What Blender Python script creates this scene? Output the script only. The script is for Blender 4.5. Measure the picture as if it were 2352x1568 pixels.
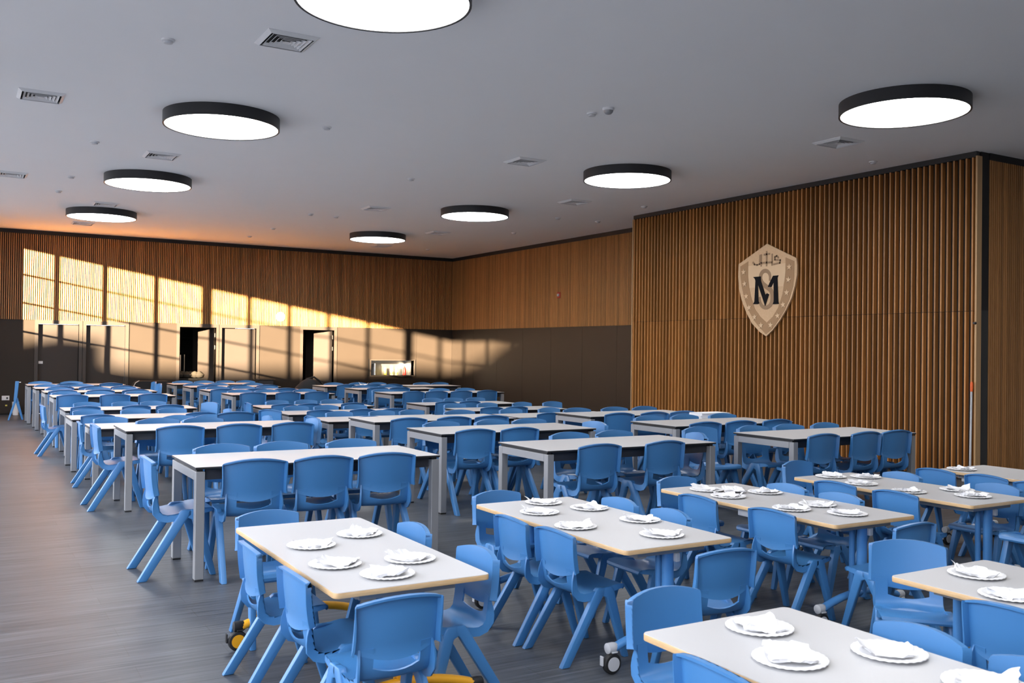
import bpy, bmesh, math, random
from mathutils import Matrix, Vector

random.seed(7)
scene = bpy.context.scene
for o in list(bpy.data.objects):
    bpy.data.objects.remove(o)
COL = scene.collection
PI = math.pi

# ------------------------------------------------------------------ camera
F_PX, YAW, PITCH, ROLL, EYE = 2151.4, .53441, .00976, .0125, 1.56
fw = Vector((math.sin(YAW)*math.cos(PITCH), math.cos(YAW)*math.cos(PITCH), math.sin(PITCH)))
rt = Vector((math.cos(YAW), -math.sin(YAW), 0))
up = rt.cross(fw)
rt2 = rt*math.cos(ROLL) + up*math.sin(ROLL)
up2 = -rt*math.sin(ROLL) + up*math.cos(ROLL)
cam_data = bpy.data.cameras.new('camera')
cam_data.sensor_width = 36.0
cam_data.sensor_fit = 'HORIZONTAL'
cam_data.lens = F_PX/2352*36.0
cam_data.clip_start = .05
cam_data.clip_end = 400
cam_data.dof.use_dof = True
cam_data.dof.focus_distance = 8.2
cam_data.dof.aperture_fstop = 6.3
cam = bpy.data.objects.new('camera', cam_data)
COL.objects.link(cam)
cam.matrix_world = Matrix(((rt2.x, up2.x, -fw.x, 0), (rt2.y, up2.y, -fw.y, 0), (rt2.z, up2.z, -fw.z, EYE), (0, 0, 0, 1)))
scene.camera = cam

# ------------------------------------------------------------------ light and exposure
SKY_STRENGTH = 7.4
SUN_STRENGTH = 105.0
LAMP_STRENGTH = 18.0
world = bpy.data.worlds.new('world')
scene.world = world
world.use_nodes = True
bg = world.node_tree.nodes['Background']
bg.inputs[0].default_value = (.87, .90, 1.0, 1)
bg.inputs[1].default_value = SKY_STRENGTH
SUN_DIR = Vector((.81, 1.0, -.144)).normalized()
sun_data = bpy.data.lights.new('sun', 'SUN')
sun_data.energy = SUN_STRENGTH
sun_data.color = (1.0, .77, .50)
sun_data.angle = math.radians(.55)
sun = bpy.data.objects.new('sun', sun_data)
COL.objects.link(sun)
sun.rotation_euler = SUN_DIR.to_track_quat('-Z', 'Y').to_euler()
sun.location = (-20, -25, 8)
# portals: they only guide sampling of the sky through the window openings
XL = -.45
for (ya, yb) in ((16.5, 21.5), (9.8, 16.4), (3.5, 9.7), (-3.0, 3.4)):
    ld = bpy.data.lights.new('window_portal', 'AREA')
    ld.shape = 'RECTANGLE'
    ld.size = 4.0
    ld.size_y = yb-ya
    ld.cycles.is_portal = True
    lo = bpy.data.objects.new('window_portal', ld)
    COL.objects.link(lo)
    lo.location = (XL-.16, (ya+yb)/2, 2.1)
    lo.rotation_euler = (0, -PI/2, 0)
cy = scene.cycles
cy.max_bounces = 6
cy.diffuse_bounces = 5
cy.glossy_bounces = 3
cy.transmission_bounces = 2
cy.transparent_max_bounces = 8
cy.caustics_reflective = False
cy.caustics_refractive = False
cy.use_denoising = True
cy.use_adaptive_sampling = True
cy.adaptive_threshold = .02
cy.time_limit = 1150.0
vs = scene.view_settings
vs.view_transform = 'Standard'
vs.look = 'None'
vs.exposure = 0.0
vs.gamma = 1.0
vs.use_curve_mapping = False

# ------------------------------------------------------------------ materials
def new_mat(name):
    m = bpy.data.materials.new(name)
    m.use_nodes = True
    nt = m.node_tree
    return m, nt, nt.nodes['Principled BSDF']

def plain(name, col, rough=.5, metal=0.0, spec=.5, var=.0, noise=0, bump=0.0):
    m, nt, b = new_mat(name)
    b.inputs['Roughness'].default_value = rough
    b.inputs['Metallic'].default_value = metal
    b.inputs['Specular IOR Level'].default_value = spec
    N, L = nt.nodes, nt.links
    tc = N.new('ShaderNodeTexCoord')
    nz = N.new('ShaderNodeTexNoise')
    nz.inputs['Scale'].default_value = noise or 6.0
    nz.inputs['Detail'].default_value = 4
    L.new(tc.outputs['Object'], nz.inputs['Vector'])
    mx = N.new('ShaderNodeMix')
    mx.data_type = 'RGBA'
    v = var or .04
    mx.inputs[6].default_value = (*[c*(1-v) for c in col], 1)
    mx.inputs[7].default_value = (*[min(1, c*(1+v)) for c in col], 1)
    L.new(nz.outputs['Fac'], mx.inputs[0])
    L.new(mx.outputs[2], b.inputs['Base Color'])
    if bump:
        bp = N.new('ShaderNodeBump')
        bp.inputs['Strength'].default_value = bump
        bp.inputs['Distance'].default_value = .002
        n2 = N.new('ShaderNodeTexNoise')
        n2.inputs['Scale'].default_value = 350
        L.new(tc.outputs['Object'], n2.inputs['Vector'])
        L.new(n2.outputs['Fac'], bp.inputs['Height'])
        L.new(bp.outputs['Normal'], b.inputs['Normal'])
    return m

def wood(name, ca, cb, rough=.45, stretch=(30, 30, 1.2), rnd=.25):
    m, nt, b = new_mat(name)
    N, L = nt.nodes, nt.links
    tc = N.new('ShaderNodeTexCoord')
    oi = N.new('ShaderNodeObjectInfo')
    ad = N.new('ShaderNodeVectorMath')
    ad.operation = 'ADD'
    sc = N.new('ShaderNodeMath')
    sc.operation = 'MULTIPLY'
    sc.inputs[1].default_value = 37.0
    L.new(oi.outputs['Random'], sc.inputs[0])
    L.new(tc.outputs['Object'], ad.inputs[0])
    L.new(sc.outputs[0], ad.inputs[1])
    mp = N.new('ShaderNodeMapping')
    mp.inputs['Scale'].default_value = stretch
    L.new(ad.outputs[0], mp.inputs['Vector'])
    nz = N.new('ShaderNodeTexNoise')
    nz.inputs['Scale'].default_value = 3.0
    nz.inputs['Detail'].default_value = 6
    L.new(mp.outputs[0], nz.inputs['Vector'])
    rp = N.new('ShaderNodeValToRGB')
    rp.color_ramp.elements[0].position = .3
    rp.color_ramp.elements[1].position = .7
    rp.color_ramp.elements[0].color = (*ca, 1)
    rp.color_ramp.elements[1].color = (*cb, 1)
    L.new(nz.outputs['Fac'], rp.inputs['Fac'])
    hs = N.new('ShaderNodeHueSaturation')
    mr = N.new('ShaderNodeMapRange')
    mr.inputs['To Min'].default_value = 1-rnd
    mr.inputs['To Max'].default_value = 1+rnd
    L.new(oi.outputs['Random'], mr.inputs['Value'])
    L.new(mr.outputs[0], hs.inputs['Value'])
    L.new(rp.outputs['Color'], hs.inputs['Color'])
    L.new(hs.outputs['Color'], b.inputs['Base Color'])
    b.inputs['Roughness'].default_value = rough
    return m

def floor_material():
    m, nt, b = new_mat('grey_wood_vinyl')
    N, L = nt.nodes, nt.links
    tc = N.new('ShaderNodeTexCoord')
    # plank tone, planks 1.2 x 0.18 m running along the back wall
    br = N.new('ShaderNodeTexBrick')
    br.inputs['Scale'].default_value = 1.0
    br.inputs['Brick Width'].default_value = 1.22
    br.inputs['Row Height'].default_value = .18
    br.inputs['Mortar Size'].default_value = .0015
    br.inputs['Color1'].default_value = (.068, .073, .081, 1)
    br.inputs['Color2'].default_value = (.091, .098, .108, 1)
    br.inputs['Mortar'].default_value = (.06, .057, .055, 1)
    br.offset = .37
    L.new(tc.outputs['Object'], br.inputs['Vector'])
    mp = N.new('ShaderNodeMapping')
    mp.inputs['Scale'].default_value = (1.1, 26, 1)
    L.new(tc.outputs['Object'], mp.inputs['Vector'])
    nz = N.new('ShaderNodeTexNoise')
    nz.inputs['Scale'].default_value = 1.6
    nz.inputs['Detail'].default_value = 8
    nz.inputs['Roughness'].default_value = .65
    L.new(mp.outputs[0], nz.inputs['Vector'])
    rp = N.new('ShaderNodeValToRGB')
    rp.color_ramp.elements[0].position = .28
    rp.color_ramp.elements[0].color = (.36, .36, .36, 1)
    rp.color_ramp.elements[1].position = .72
    rp.color_ramp.elements[1].color = (1.55, 1.55, 1.55, 1)
    L.new(nz.outputs['Fac'], rp.inputs['Fac'])
    mx = N.new('ShaderNodeMix')
    mx.data_type = 'RGBA'
    mx.blend_type = 'MULTIPLY'
    mx.inputs[0].default_value = 1
    L.new(br.outputs['Color'], mx.inputs[6])
    L.new(rp.outputs['Color'], mx.inputs[7])
    L.new(mx.outputs[2], b.inputs['Base Color'])
    b.inputs['Roughness'].default_value = .42
    b.inputs['Specular IOR Level'].default_value = .42
    bp = N.new('ShaderNodeBump')
    bp.inputs['Strength'].default_value = .25
    bp.inputs['Distance'].default_value = .002
    L.new(nz.outputs['Fac'], bp.inputs['Height'])
    L.new(bp.outputs['Normal'], b.inputs['Normal'])
    return m

def emit(name, col, strength):
    m, nt, b = new_mat(name)
    b.inputs['Base Color'].default_value = (.9, .9, .9, 1)
    b.inputs['Emission Color'].default_value = (*col, 1)
    b.inputs['Emission Strength'].default_value = strength
    return m

def glass_pane(name):
    m = bpy.data.materials.new(name)
    m.use_nodes = True
    nt = m.node_tree
    N, L = nt.nodes, nt.links
    N.remove(N['Principled BSDF'])
    tr = N.new('ShaderNodeBsdfTransparent')
    tr.inputs[0].default_value = (.95, .955, .96, 1)
    gl = N.new('ShaderNodeBsdfGlossy')
    gl.inputs['Roughness'].default_value = .02
    mx = N.new('ShaderNodeMixShader')
    mx.inputs[0].default_value = .06
    L.new(tr.outputs[0], mx.inputs[1])
    L.new(gl.outputs[0], mx.inputs[2])
    L.new(mx.outputs[0], N['Material Output'].inputs['Surface'])
    return m

M = dict(
    floor=floor_material(),
    ceiling=plain('white_ceiling_paint', (.88, .88, .885), .9, var=.012, noise=2),
    plaster=plain('pale_plaster', (.50, .495, .49), .9),
    black=plain('black_backing', (.012, .011, .010), .8),
    trim=plain('black_trim', (.010, .009, .009), .6),
    slat=wood('oak_slat', (.37, .168, .053), (.49, .24, .085), .5),
    slat2=wood('oak_blade', (.33, .138, .034), (.47, .215, .062), .45),
    board=wood('oak_board', (.40, .24, .11), (.50, .31, .15), .5),
    panel=plain('bronze_laminate', (.034, .0255, .0195), .5, spec=.22, var=.06, noise=3),
    frame=plain('bronze_metal_frame', (.060, .048, .040), .4, metal=.15),
    leaf=plain('brown_door_laminate', (.044, .035, .030), .5, spec=.3),
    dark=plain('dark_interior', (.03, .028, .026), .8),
    white=plain('white_paint', (.80, .80, .80), .5),
    laminate=plain('white_laminate', (.56, .56, .565), .38, var=.01),
    core=plain('black_laminate_core', (.012, .012, .013), .5),
    alu=plain('silver_grey_steel', (.30, .305, .315), .42, metal=.25, bump=.05),
    rail=plain('dark_side_rail', (.03, .032, .04), .5),
    rubber=plain('black_rubber', (.012, .012, .013), .6),
    blue=plain('blue_plastic', (.054, .215, .49), .40, spec=.8, var=.015, bump=.10),
    bluemetal=plain('blue_steel', (.075, .25, .56), .35),
    yellow=plain('yellow_steel', (.86, .40, .015), .4),
    beech=wood('beech_edge', (.62, .40, .19), (.72, .49, .26), .5, (6, 6, 60), .0),
    greyplastic=plain('light_grey_plastic', (.55, .56, .58), .45),
    lamprim=plain('black_lamp_rim', (.016, .016, .018), .45),
    lampface=emit('lamp_diffuser', (1.0, .985, .97), LAMP_STRENGTH),
    vent=plain('white_vent_metal', (.74, .74, .75), .5),
    paper=plain('white_paper', (.86, .86, .86), .7),
    napkin=plain('napkin_tissue', (.88, .88, .89), .9),
    emb0=wood('emblem_pale_wood', (.56, .37, .20), (.64, .44, .26), .5, (3, 18, 18), .0),
    emb1=plain('emblem_brown', (.36, .215, .105), .6),
    emb2=plain('emblem_cream', (.68, .49, .30), .55),
    emb3=plain('emblem_letter_brown', (.30, .19, .105), .6),
    embk=plain('emblem_black', (.010, .010, .012), .85, spec=.1),
    red=plain('red_plastic', (.35, .02, .015), .4),
    orange=plain('orange_plastic', (.85, .13, .02), .4),
    steel=plain('brushed_steel', (.55, .55, .54), .3, metal=.9),
    glass=glass_pane('window_glass'),
    cloth=plain('black_fabric', (.012, .012, .013), .85),
    wall_end=plain('charcoal_paint', (.045, .045, .045), .7),
    paving=plain('grey_paving', (.20, .20, .205), .9),
    bottle=plain('white_bottle', (.85, .84, .80), .4),
    label=plain('yellow_label', (.75, .62, .12), .5),
    rag=plain('beige_rag', (.10, .085, .065), .9),
    stone=plain('render_wall', (.30, .28, .26), .9),
)

# ------------------------------------------------------------------ mesh helpers
class MB:
    def __init__(self):
        self.v, self.f = [], []
    def add(self, vs, fs):
        o = len(self.v)
        self.v += [tuple(p) for p in vs]
        self.f += [tuple(i+o for i in f) for f in fs]
        return self
    def box(self, x0, x1, y0, y1, z0, z1):
        return self.add([(x0, y0, z0), (x1, y0, z0), (x1, y1, z0), (x0, y1, z0), (x0, y0, z1), (x1, y0, z1), (x1, y1, z1), (x0, y1, z1)],
                        [(3, 2, 1, 0), (4, 5, 6, 7), (0, 1, 5, 4), (1, 2, 6, 5), (2, 3, 7, 6), (3, 0, 4, 7)])
    def lathe(self, prof, n=24, c=(0, 0, 0), axis='Z', caps=(1, 1)):
        vs, fs = [], []
        for r, z in prof:
            for k in range(n):
                a = 2*PI*k/n
                p = (r*math.cos(a), r*math.sin(a), z)
                if axis == 'X': p = (p[2], p[0], p[1])
                if axis == 'Y': p = (p[0], p[2], p[1])
                vs.append((p[0]+c[0], p[1]+c[1], p[2]+c[2]))
        for i in range(len(prof)-1):
            for k in range(n):
                fs.append((i*n+k, i*n+(k+1) % n, (i+1)*n+(k+1) % n, (i+1)*n+k))
        if caps[0]: fs.append(tuple(range(n))[::-1])
        if caps[1]: fs.append(tuple((len(prof)-1)*n+k for k in range(n)))
        return self.add(vs, fs)
    def tube(self, pts, r, n=8, ry=None):
        pts = [Vector(p) for p in pts]
        vs, fs = [], []
        for i, p in enumerate(pts):
            t = (pts[min(i+1, len(pts)-1)]-pts[max(i-1, 0)]).normalized()
            u = t.cross(Vector((0, 0, 1)))
            if u.length < 1e-4: u = Vector((1, 0, 0))
            u.normalize()
            w = u.cross(t)
            rr = r[i] if isinstance(r, (list, tuple)) else r
            for k in range(n):
                a = 2*PI*k/n
                vs.append(p+u*(rr*math.cos(a))+w*((ry or rr)*math.sin(a)))
        for i in range(len(pts)-1):
            for k in range(n):
                fs.append((i*n+k, i*n+(k+1) % n, (i+1)*n+(k+1) % n, (i+1)*n+k))
        fs.append(tuple(range(n))[::-1])
        fs.append(tuple((len(pts)-1)*n+k for k in range(n)))
        return self.add(vs, fs)
    def prism(self, poly, a, b, f):
        """poly of 2-d points swept from a to b; f(p, t) gives the 3-d point"""
        n = len(poly)
        vs = [f(p, a) for p in poly]+[f(p, b) for p in poly]
        fs = [tuple(range(n))[::-1], tuple(range(n, 2*n))]+[(i, (i+1) % n, n+(i+1) % n, n+i) for i in range(n)]
        return self.add(vs, fs)
    def mesh(self, name, mat, smooth=0, bevel=0.0, seg=2):
        me = bpy.data.meshes.new(name)
        me.from_pydata(self.v, [], self.f)
        bm = bmesh.new()
        bm.from_mesh(me)
        bmesh.ops.recalc_face_normals(bm, faces=bm.faces)
        if bevel:
            bmesh.ops.bevel(bm, geom=list(bm.edges), offset=bevel, segments=seg, affect='EDGES', profile=.5, clamp_overlap=True)
        bm.to_mesh(me)
        bm.free()
        me.materials.append(mat)
        if smooth:
            me.shade_smooth()
            me.set_sharp_from_angle(angle=math.radians(smooth))
        return me
    def build(self, name, mat, parent=None, loc=(0, 0, 0), **k):
        return put(name, self.mesh(name, mat, **k), parent, loc)

def put(name, me, parent=None, loc=(0, 0, 0), rot=(0, 0, 0)):
    o = bpy.data.objects.new(name, me)
    COL.objects.link(o)
    o.location = loc
    o.rotation_euler = rot
    o.parent = parent
    return o

def empty(name, loc=(0, 0, 0), rz=0, s=1):
    o = bpy.data.objects.new(name, None)
    o.empty_display_size = .1
    COL.objects.link(o)
    o.location = loc
    o.rotation_euler = (0, 0, rz)
    o.scale = (s, s, s)
    return o

def tag(o, label, cat, group=None):
    o['label'] = label
    o['category'] = cat
    if group: o['group'] = group
    return o

def struct(o, label=None):
    o['kind'] = 'structure'
    if label: o['label'] = label
    return o

def copy_tree(o, parent=None):
    c = o.copy()
    COL.objects.link(c)
    c.parent = parent
    for ch in list(o.children):
        copy_tree(ch, c)
    return c

ORD = ['', 'first', 'second', 'third', 'fourth', 'fifth', 'sixth', 'seventh', 'eighth', 'ninth', 'tenth', 'eleventh', 'twelfth']

# ------------------------------------------------------------------ the shell of the hall
CEIL, YB, XR, XP, YP0, YP1 = 4.13, 23.6, 12.0, 10.93, 7.10, 14.05
SLAT_Z = 2.12
struct(MB().box(-1.2, 15, -4.2, 26.5, -.12, 0).build('floor', M['floor']), 'grey wood-grain vinyl floor')
struct(MB().box(-1.2, 15, -4.2, 26.5, CEIL, CEIL+.2).build('ceiling', M['ceiling']), 'smooth white painted ceiling')

# back wall: backing, lower openings for five doors and a serving hatch
DOORS = [(1.56, 2.40), (2.55, 3.40), (4.62, 5.49), (5.62, 6.48), (7.68, 8.53)]
HX0, HX1, HZ0, HZ1 = 9.57, 10.84, .85, 1.25
DH = 2.09
w = MB()
w.box(XL-.3, XR+.3, YB+.02, YB+.2, DH, CEIL)
edges = [XL-.3]+[e for d in DOORS for e in d]+[XR+.3]
SEG = [(edges[i], edges[i+1]) for i in range(0, len(edges), 2)]
for a, b in SEG[:-1]:
    w.box(a, b, YB+.02, YB+.2, 0, DH)
a, b = SEG[-1]
w.box(a, HX0, YB+.02, YB+.2, 0, DH)
w.box(HX1, b, YB+.02, YB+.2, 0, DH)
w.box(HX0, HX1, YB+.02, YB+.2, 0, HZ0)
w.box(HX0, HX1, YB+.02, YB+.2, HZ1, DH)
wall_back = struct(w.build('wall_back', M['black']), 'far wall with timber slats above brown panels and doors')
# brown laminate panels, each a board of its own
def back_panel(x0, x1, z0, z1):
    MB().box(x0+.003, x1-.003, YB, YB+.02, z0+.002, z1-.002).build('wall_panel', M['panel'], wall_back)
for a, b in ((XL, .35), (.35, 1.50), (3.47, 4.56), (6.55, 7.62), (8.60, 9.50), (10.91, XR)):
    back_panel(a, b, .02, SLAT_Z)
back_panel(9.50, 10.91, .02, HZ0-.03)
back_panel(9.50, 10.91, HZ1+.03, SLAT_Z)
# slats on the back wall
PITCH_S = .0422
me_slat = MB().box(-.0115, .0115, -.045, 0, SLAT_Z, CEIL-.085).mesh('slat', M['slat'])
n = int((XR-XL)/PITCH_S)
for i in range(n):
    put('slat', me_slat, wall_back, (XL+.02+i*PITCH_S, YB+.02, 0))
struct(MB().box(XL, XR, YB-.05, YB+.02, CEIL-.085, CEIL).build('trim_1', M['trim']), 'black band between far slats and ceiling')

# right wall beyond the partition
wall_right = struct(MB().box(XR+.02, XR+.2, YP1-.2, YB+.2, 0, CEIL).build('wall_right', M['black']), 'right wall with dark panels below timber slats')
me_slat_r = MB().box(-.040, 0, -.0115, .0115, SLAT_Z, CEIL-.085).mesh('slat', M['slat'])
for i in range(int((YB-YP1)/PITCH_S)):
    put('slat', me_slat_r, wall_right, (XR+.02, YB-.025-i*PITCH_S, 0))
yy = YB
k = 0
while yy > YP1+.01:
    y2 = max(yy-1.28, YP1)
    MB().box(XR, XR+.02, y2+.003, yy-.003, .02, SLAT_Z-.002).build('wall_panel', M['panel'], wall_right)
    yy = y2
struct(MB().box(XR-.045, XR+.02, YP1, YB-.045, CEIL-.085, CEIL).build('trim_2', M['trim']), 'black band between right slats and ceiling')

# partition block that carries the emblem
SD = .066
part_w = struct(MB().box(XP+SD, 14.2, YP0+.04, YP1-.02, 0, CEIL).build('wall_partition', M['black']), 'projecting wall block clad in deep timber blades')
PB = .0865
me_up = MB().box(0, SD, -.011, .011, 2.132, CEIL-.075).mesh('slat', M['slat2'])
me_dn = MB().box(0, SD, -.011, .011, .02, 2.126).mesh('slat', M['slat2'])
nb = int((YP1-YP0-.08)/PB)
for i in range(nb+1):
    y = YP1-.05-i*PB
    put('slat', me_up, part_w, (XP, y, 0))
    put('slat', me_dn, part_w, (XP, y, 0))
MB().box(XP-.004, XP+SD+.02, YP1-.022, YP1, .0, CEIL-.075).build('end_board', M['board'], part_w)
MB().box(XP-.004, XP+SD+.03, YP0, YP0+.024, .0, CEIL-.06).build('end_board', M['board'], part_w)
struct(MB().box(XP+.004, XP+SD, YP0+.02, YP1-.02, CEIL-.07, CEIL).build('trim_3', M['trim']), 'black band above the timber blades')
# end of the block: a dark strip, light on its lower half put into the colour, and fine slats
MB().box(XP+SD+.03, XP+.26, YP0+.012, YP0+.04, 2.14, CEIL).build('corner_strip', M['trim'], part_w)
MB().box(XP+SD+.03, XP+.26, YP0+.012, YP0+.04, 0, 2.14).build('corner_strip', M['wall_end'], part_w)  # lower half in a lighter grey that stands for light falling on it
me_e = MB().box(-.0125, .0125, 0, .03, .0, CEIL-.085).mesh('slat', M['slat'])
for i in range(66):
    put('slat', me_e, part_w, (XP+.285+i*.0445, YP0+.01, 0))
struct(MB().box(XP+.26, 14.2, YP0, YP0+.045, CEIL-.085, CEIL).build('trim_4', M['trim']), 'black band above slats on the block end')
struct(MB().box(14.0, 14.2, -4, YP0+.04, 0, CEIL).build('wall_side', M['plaster']), 'plain right wall beside the camera')
struct(MB().box(-.65, 14.2, -4.2, -4.0, 0, CEIL).build('wall_front', M['plaster']), 'plain wall behind the camera')

# left wall: long window front (outside the picture, it lets the low sun in)
wl = MB()
wl.box(XL-.2, XL, 21.5, YB+.2, 0, CEIL)
wl.box(XL-.2, XL, -4.2, -3.0, 0, CEIL)
wl.box(XL-.2, XL, -3.0, 21.5, 4.09, CEIL)
wl.box(XL-.2, XL, -3.0, 21.5, 0, .12)
wall_left = struct(wl.build('wall_left', M['plaster']), 'left wall with the tall window front')
PIERS = [16.44, 9.78, 3.5]
MULL = [[20.55, 19.3, 17.9], [15.17, 13.9, 12.6, 11.25], [8.6, 7.4, 6.1, 4.83], [2.2, .95, -.35, -1.65]]
BAYS = [(16.44, 21.5), (9.78, 16.44), (3.5, 9.78), (-3.0, 3.5)]
for i, ((ya, yb), ml) in enumerate(zip(BAYS, MULL)):
    wn = struct(empty('window_%d' % (i+1), (XL, (ya+yb)/2, .12)), 'tall mullioned window in the left wall')
    y0 = (ya+yb)/2
    fr = MB()
    for e in (ya, yb):
        hw = .10 if e in PIERS else .04
        fr.box(-.14, -.02, e-y0-(0 if e == ya else hw), e-y0+(hw if e == ya else 0), 0, 3.97)
    fr.build('window_frame', M['lamprim'], wn)
    for y in ml:
        MB().box(-.12, -.04, y-y0-.03, y-y0+.03, 0, 3.97).build('mullion', M['lamprim'], wn)
    for z in (.72, 1.41, 2.05, 2.69, 3.32):
        MB().box(-.105, -.055, ya-y0+.04, yb-y0-.04, z-.018, z+.018).build('transom', M['lamprim'], wn)
    ed = sorted([ya]+ml+[yb])
    for p, q in zip(ed[:-1], ed[1:]):
        MB().add([(-.08, p-y0+.02, .01), (-.08, q-y0-.02, .01), (-.08, q-y0-.02, 3.96), (-.08, p-y0+.02, 3.96)], [(0, 1, 2, 3)]).build('pane', M['glass'], wn)

# ground outside, and an unseen blocker added and shaped to cut off the lowest sun
tag(MB().box(-120, 60, -140, 60, -.45, -.14).build('outdoor_ground', M['paving']), 'grey paving outside the left windows', 'ground')
prof = [(40, 5.5), (-5, 6.0), (-14.0, 6.55), (-15.0, 6.72), (-15.7, 6.85), (-15.75, 7.45), (-17.0, 7.55), (-17.05, 6.95), (-18.4, 7.05), (-20.8, 7.38), (-24.5, 7.94), (-27, 8.35), (-29.05, 8.58), (-29.85, 8.77), (-31.05, 8.95), (-32.35, 9.3), (-36, 11.0), (-60, 13.0), (-130, 14.0)]
bk = MB()
nn = len(prof)
vs = [(-30.0, y, -.2) for y, h in prof]+[(-30.0, y, h) for y, h in prof]+[(-34.0, y, h*.9) for y, h in prof]+[(-46.0, y, -.2) for y, h in prof]
fs = []
for i in range(nn-1):
    for r in range(3):
        fs.append((r*nn+i, r*nn+i+1, (r+1)*nn+i+1, (r+1)*nn+i))
fs += [(0, nn, 2*nn, 3*nn), (nn-1, 4*nn-1, 3*nn-1, 2*nn-1)]
tag(bk.add(vs, fs).build('garden_wall', M['stone']), 'tall rendered boundary wall with rising top outside the windows', 'wall')
# ------------------------------------------------------------------ doors and hatch in the far wall
DOOR_LABELS = ['brown flush door at the far left, shut and half in sun', 'brown flush door second from the left, shut',
               'open door showing a dark store room', 'shut brown door right of the open store room', 'half-open brown door below and right of the round fixture']
def make_door(i, x0, x1, state):
    d = struct(empty('door_%d' % (i+1), ((x0+x1)/2, YB, 0)), DOOR_LABELS[i])
    h = (x1-x0)/2
    f = MB()
    f.box(-h-.07, -h, -.025, .20, 0, DH)
    f.box(h, h+.07, -.025, .20, 0, DH)
    f.box(-h, h, -.025, .20, DH-.055, DH)
    f.box(-h-.07, h+.07, -.025, .02, DH, SLAT_Z)
    f.build('door_frame', M['frame'], d)
    if state == 0:
        lf = MB().box(-h+.004, h-.004, .10, .145, .008, DH-.06).build('door_leaf', M['leaf'], d)
    else:
        lf = MB().box(-(2*h-.02), 0, -.022, .022, .008, DH-.06).build('door_leaf', M['leaf'], d, (h-.01, .12, 0))
        lf.rotation_euler = (0, 0, -state)
        for z in (.35, 1.55, 1.85):
            MB().box(h-.022, h-.004, .088, .105, z-.05, z+.05).build('hinge', M['steel'], d)
    if i == 0:
        MB().box(-h+.02, -h+.11, .09, .10, 1.13, 1.19).build('door_plate', M['white'], lf, bevel=.003)
for i, ((a, b), st) in enumerate(zip(DOORS, (0, 0, 1.15, 0, .95))):
    make_door(i, a, b, st)
# rooms behind the openings
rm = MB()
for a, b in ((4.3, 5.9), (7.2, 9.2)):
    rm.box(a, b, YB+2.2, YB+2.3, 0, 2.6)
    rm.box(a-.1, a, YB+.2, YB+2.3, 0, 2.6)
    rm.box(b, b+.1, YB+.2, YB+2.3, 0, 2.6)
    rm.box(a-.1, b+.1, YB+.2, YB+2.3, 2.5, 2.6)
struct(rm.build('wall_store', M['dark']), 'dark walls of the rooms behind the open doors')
sh = tag(empty('store_shelf', (4.95, YB+1.7, 0)), 'dim steel shelf unit inside the open store room', 'shelf')
for x in (-.42, .42):
    for y in (-.2, .2):
        MB().box(x-.015, x+.015, y-.015, y+.015, 0, 1.8).build('post', M['steel'], sh)
for z in (.45, .95, 1.4, 1.78):
    MB().box(-.45, .45, -.22, .22, z, z+.025).build('shelf_board', M['dark'], sh)
mp_ = tag(MB().tube([(4.82, YB+.9, 0), (4.82, YB+.9, 1.35)], .014).build('broom_pole', M['steel']), 'left pale pole standing inside the open store room', 'pole')
tag(MB().tube([(4.92, YB+.92, 0), (4.92, YB+.92, 1.36)], .014).build('broom_pole', M['steel']), 'right pale pole standing inside the open store room', 'pole')
sb = MB()
for i in range(7):
    c = random.uniform(-.1, .1)
    sb.lathe([(.02, 0), (.11+.02*c, .03), (.13, .09), (.08, .15+c*.3), (.01, .17)], 10, (-.3+i*.1, c*.6, 0))
tag(sb.build('cloth_heap', M['rag'], None, (4.9, YB+.55, .78), smooth=60), 'crumpled pale cloths heaped on the store room counter', 'cloth')
tag(MB().box(4.45, 5.35, YB+.35, YB+.75, 0, .78).box(4.42, 5.38, YB+.33, YB+.77, .74, .78).build('store_counter', M['dark']), 'dark counter inside the open store room', 'counter')

# serving hatch
ht = tag(empty('serving_hatch', ((HX0+HX1)/2, YB, HZ0)), 'lit steel serving hatch in the brown far wall', 'hatch')
hw = (HX1-HX0)/2
hh = HZ1-HZ0
fr = MB()
fr.box(-hw-.03, -hw, -.02, .2, -.03, hh+.03)
fr.box(hw, hw+.03, -.02, .2, -.03, hh+.03)
fr.box(-hw, hw, -.02, .2, hh, hh+.03)
fr.box(-hw, hw, -.06, .2, -.03, 0)
fr.build('hatch_frame', M['frame'], ht)
nc = MB()
nc.box(-hw-.02, hw+.02, .72, .75, -.03, hh+.1)
nc.box(-hw-.05, -hw-.02, .2, .75, -.03, hh+.1)
nc.box(hw+.02, hw+.05, .2, .75, -.03, hh+.1)
nc.box(-hw-.05, hw+.05, .2, .75, -.06, -.03)
nc.box(-hw-.05, hw+.05, .2, .75, hh+.1, hh+.13)
nc.build('hatch_lining', M['steel'], ht)
MB().box(-hw+.1, hw-.1, .35, .43, hh+.06, hh+.095).build('strip_light', emit('hatch_strip_light', (1.0, .93, .82), 2.6), ht)
def spray_bottle(name, x, y, label, mat, h=.2):
    b = tag(empty(name, (x, y, HZ0-.03), 0, h/.24), label, 'bottle', 'bottles in the serving hatch')
    MB().lathe([(.035, 0), (.04, .01), (.04, .12), (.03, .155), (.014, .175), (.014, .19)], 16).build('bottle_body', mat, b, smooth=40)
    MB().box(-.03, .02, -.012, .012, .19, .225).box(-.035, -.026, -.006, .006, .15, .2).build('spray_head', M['bottle'], b)
    MB().lathe([(.0405, .03), (.0405, .10)], 16).build('bottle_label', M['label'], b)
    return b
spray_bottle('spray_bottle', 10.33, YB+.36, 'taller white spray bottle in the serving hatch', M['bottle'], .30)
spray_bottle('spray_bottle', 10.46, YB+.34, 'shorter white spray bottle beside the taller one in hatch', M['bottle'], .26)
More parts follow.
